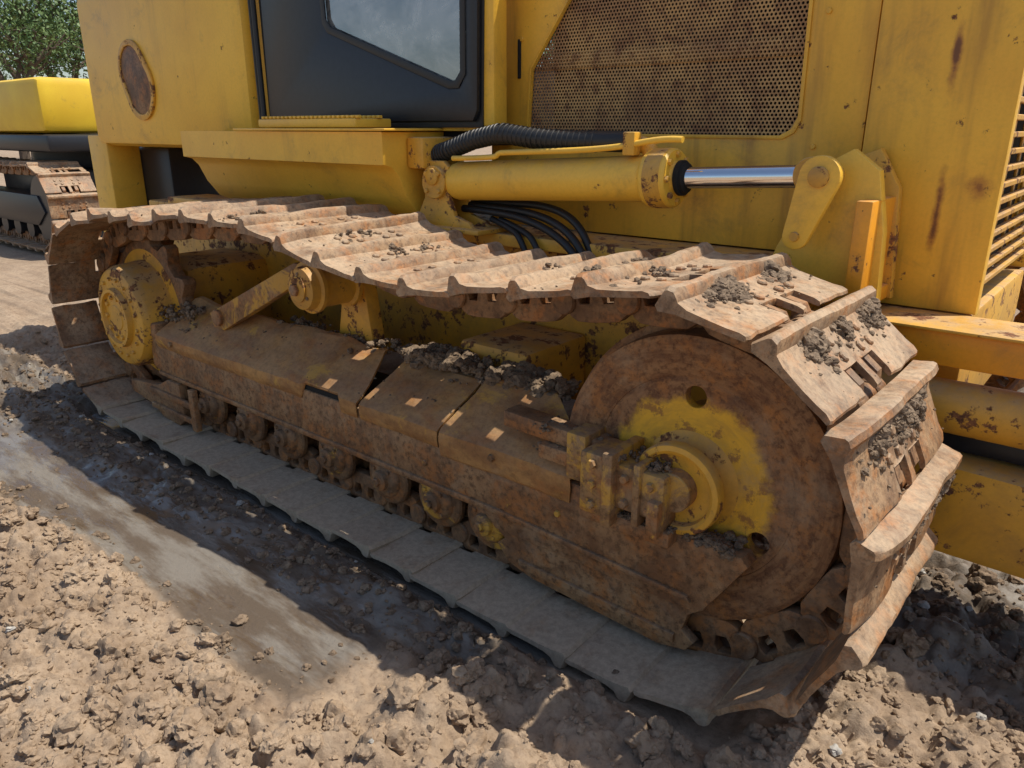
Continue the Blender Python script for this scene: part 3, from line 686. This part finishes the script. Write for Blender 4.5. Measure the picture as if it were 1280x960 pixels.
box('carbody',-11.4,-9.8,3.5,5.3,.5,.85,'black',exc,.05)
box('deck',-12.3,-8.9,3.2,5.7,1.06,1.24,'black',exc,.04)
bx=paint('excavator_yellow',base=(.85,.58,.03),rust=.05,grime=.1,dust=.2)
box('engine_housing',-12.2,-9.0,3.22,4.3,1.25,1.80,bx,exc,.08)
box('counterweight',-13.0,-12.25,3.2,5.7,1.1,1.9,bx,exc,.15)
xz('cab_shell',[[(-10.4,1.25),(-9.0,1.25),(-8.95,1.9),(-9.4,2.9),(-10.4,2.9)],[(-10.25,1.9),(-9.15,1.9),(-9.5,2.75),(-10.25,2.75)]],4.5,5.6,bx,exc,.02)
xz('boom',[(-9.4,1.4),(-9.0,1.5),(-7.5,3.6),(-5.6,4.0),(-5.6,4.25),(-7.8,4.15),(-9.6,1.9)],4.9,5.2,bx,exc,.02)
tyre=empty('tyre_stack')
for i,(x,y) in enumerate(((-8.2,4.1),(-8.2,4.1),(-7.7,4.35))):
    z=.0+(.24 if i==1 else 0)
    lathe('tyre_%d'%i,[(0.02,.28),(0,.34),(.03,.46),(.08,.5),(.17,.5),(.22,.46),(.24,.34),(.22,.28)],(x,y,z),(0,0,1),'hose',tyre,48)
# ------------------------------------------------------------------ trees
b=NB('bark'); M['bark']=b.fin((.09,.065,.045),.9)
b=NB('leaf'); f=b.noise(1.2,2,.6); c=b.mix(b.step(f,.3,.7),(.045,.10,.025),(.12,.18,.045)); M['leaf']=b.fin(c,.6)
def tree_mesh(seed,ht):
    r=np.random.default_rng(seed); g=Geo(); tips=[]
    def limb(p,d,L,rad,dep):
        q=Vector(p)+Vector(d)*L; dd=(Vector(q)-Vector(p))
        g.add(*latheg([(0,rad),(dd.length,rad*.6)],p,dd,8))
        if dep<3: tips.append(q)
        if dep==0: return
        for _ in range(4 if dep>1 else 3):
            nd=(Vector(d)+Vector(r.normal(0,.65,3))).normalized(); nd.z=abs(nd.z)*.6+.15; limb(q,nd.normalized(),L*.68,rad*.55,dep-1)
    limb((0,0,0),(0,0,1),ht*.33,ht*.03,3)
    V=[];F=[]
    for t in tips:
        for _ in range(60):
            c_=np.array(t)+r.normal(0,ht*.06,3); s=r.uniform(.05,.12)*ht*.12; a=r.normal(0,1,3);a/=np.linalg.norm(a);b2=np.cross(a,r.normal(0,1,3));b2/=np.linalg.norm(b2)
            k=len(V); V+= [c_-a*s,c_+b2*s*.5,c_+a*s,c_-b2*s*.5]; F.append((k,k+1,k+2,k+3))
    return g,V,F
TM=[]
for sd in(1,2):
    g,V,F=tree_mesh(sd,8.)
    tm=bpy.data.meshes.new('trunk');tm.from_pydata(np.concatenate(g.v).tolist(),[],g.f);tm.materials.append(M['bark'])
    lm=bpy.data.meshes.new('crown');lm.from_pydata([tuple(v) for v in V],[],F);lm.materials.append(M['leaf']); TM.append((tm,lm))
spots=[(-33,11,0),(-38,15,1),(-34,16.5,2),(-40,9,3),(-42,20,4),(-30,22,5),(-36,25,6),(-12,30,7),(-4,32,8),(6,30,9),(14,33,0),(-45,13,1),(-22,30,2),(-36,12.5,4)]
for i,(x,y,rr) in enumerate(spots):
    e=empty('tree',(x,y,-.1)); e.rotation_euler=(0,0,rr*1.3); sc=.85+.09*(i%5); e.scale=(sc,)*3
    for o,nm in zip(TM[i%2],('trunk','crown')):
        q=bpy.data.objects.new(nm,o); COL.objects.link(q); q.parent=e
# ------------------------------------------------------------------ light, world, camera
w=bpy.data.worlds.new('World'); S.world=w; w.use_nodes=True; nt_=w.node_tree
sky=nt_.nodes.new('ShaderNodeTexSky'); sky.sky_type='NISHITA'; sky.sun_disc=False
SX,SY=.36,.32
sv=Vector((SX,SY,1)); el=math.atan2(1,math.hypot(SX,SY)); az=math.atan2(SX,SY)
sky.sun_elevation=el; sky.sun_rotation=az; sky.dust_density=1.5
bg=nt_.nodes['Background']; bg.inputs[1].default_value=.14; nt_.links.new(sky.outputs[0],bg.inputs[0])
sl=bpy.data.lights.new('sun','SUN'); sl.energy=5; sl.angle=R(.5); sl.color=(1,.94,.83)
so=bpy.data.objects.new('sun',sl); COL.objects.link(so); so.rotation_euler=sv.to_track_quat('Z','Y').to_euler()
cam=bpy.data.cameras.new('camera'); cam.sensor_width=36; cam.lens=950/1280*36; cam.clip_end=2000; cam.clip_start=.05
co=bpy.data.objects.new('camera',cam); COL.objects.link(co); co.location=(0,0,1.3)
pit=R(18.6); F_=Vector((-.643,.766,0)).normalized(); d=(F_*math.cos(pit)+Vector((0,0,-1))*math.sin(pit))
co.rotation_euler=d.to_track_quat('-Z','Y').to_euler(); S.camera=co
S.view_settings.view_transform='Standard'; S.view_settings.look='None'; S.view_settings.exposure=0
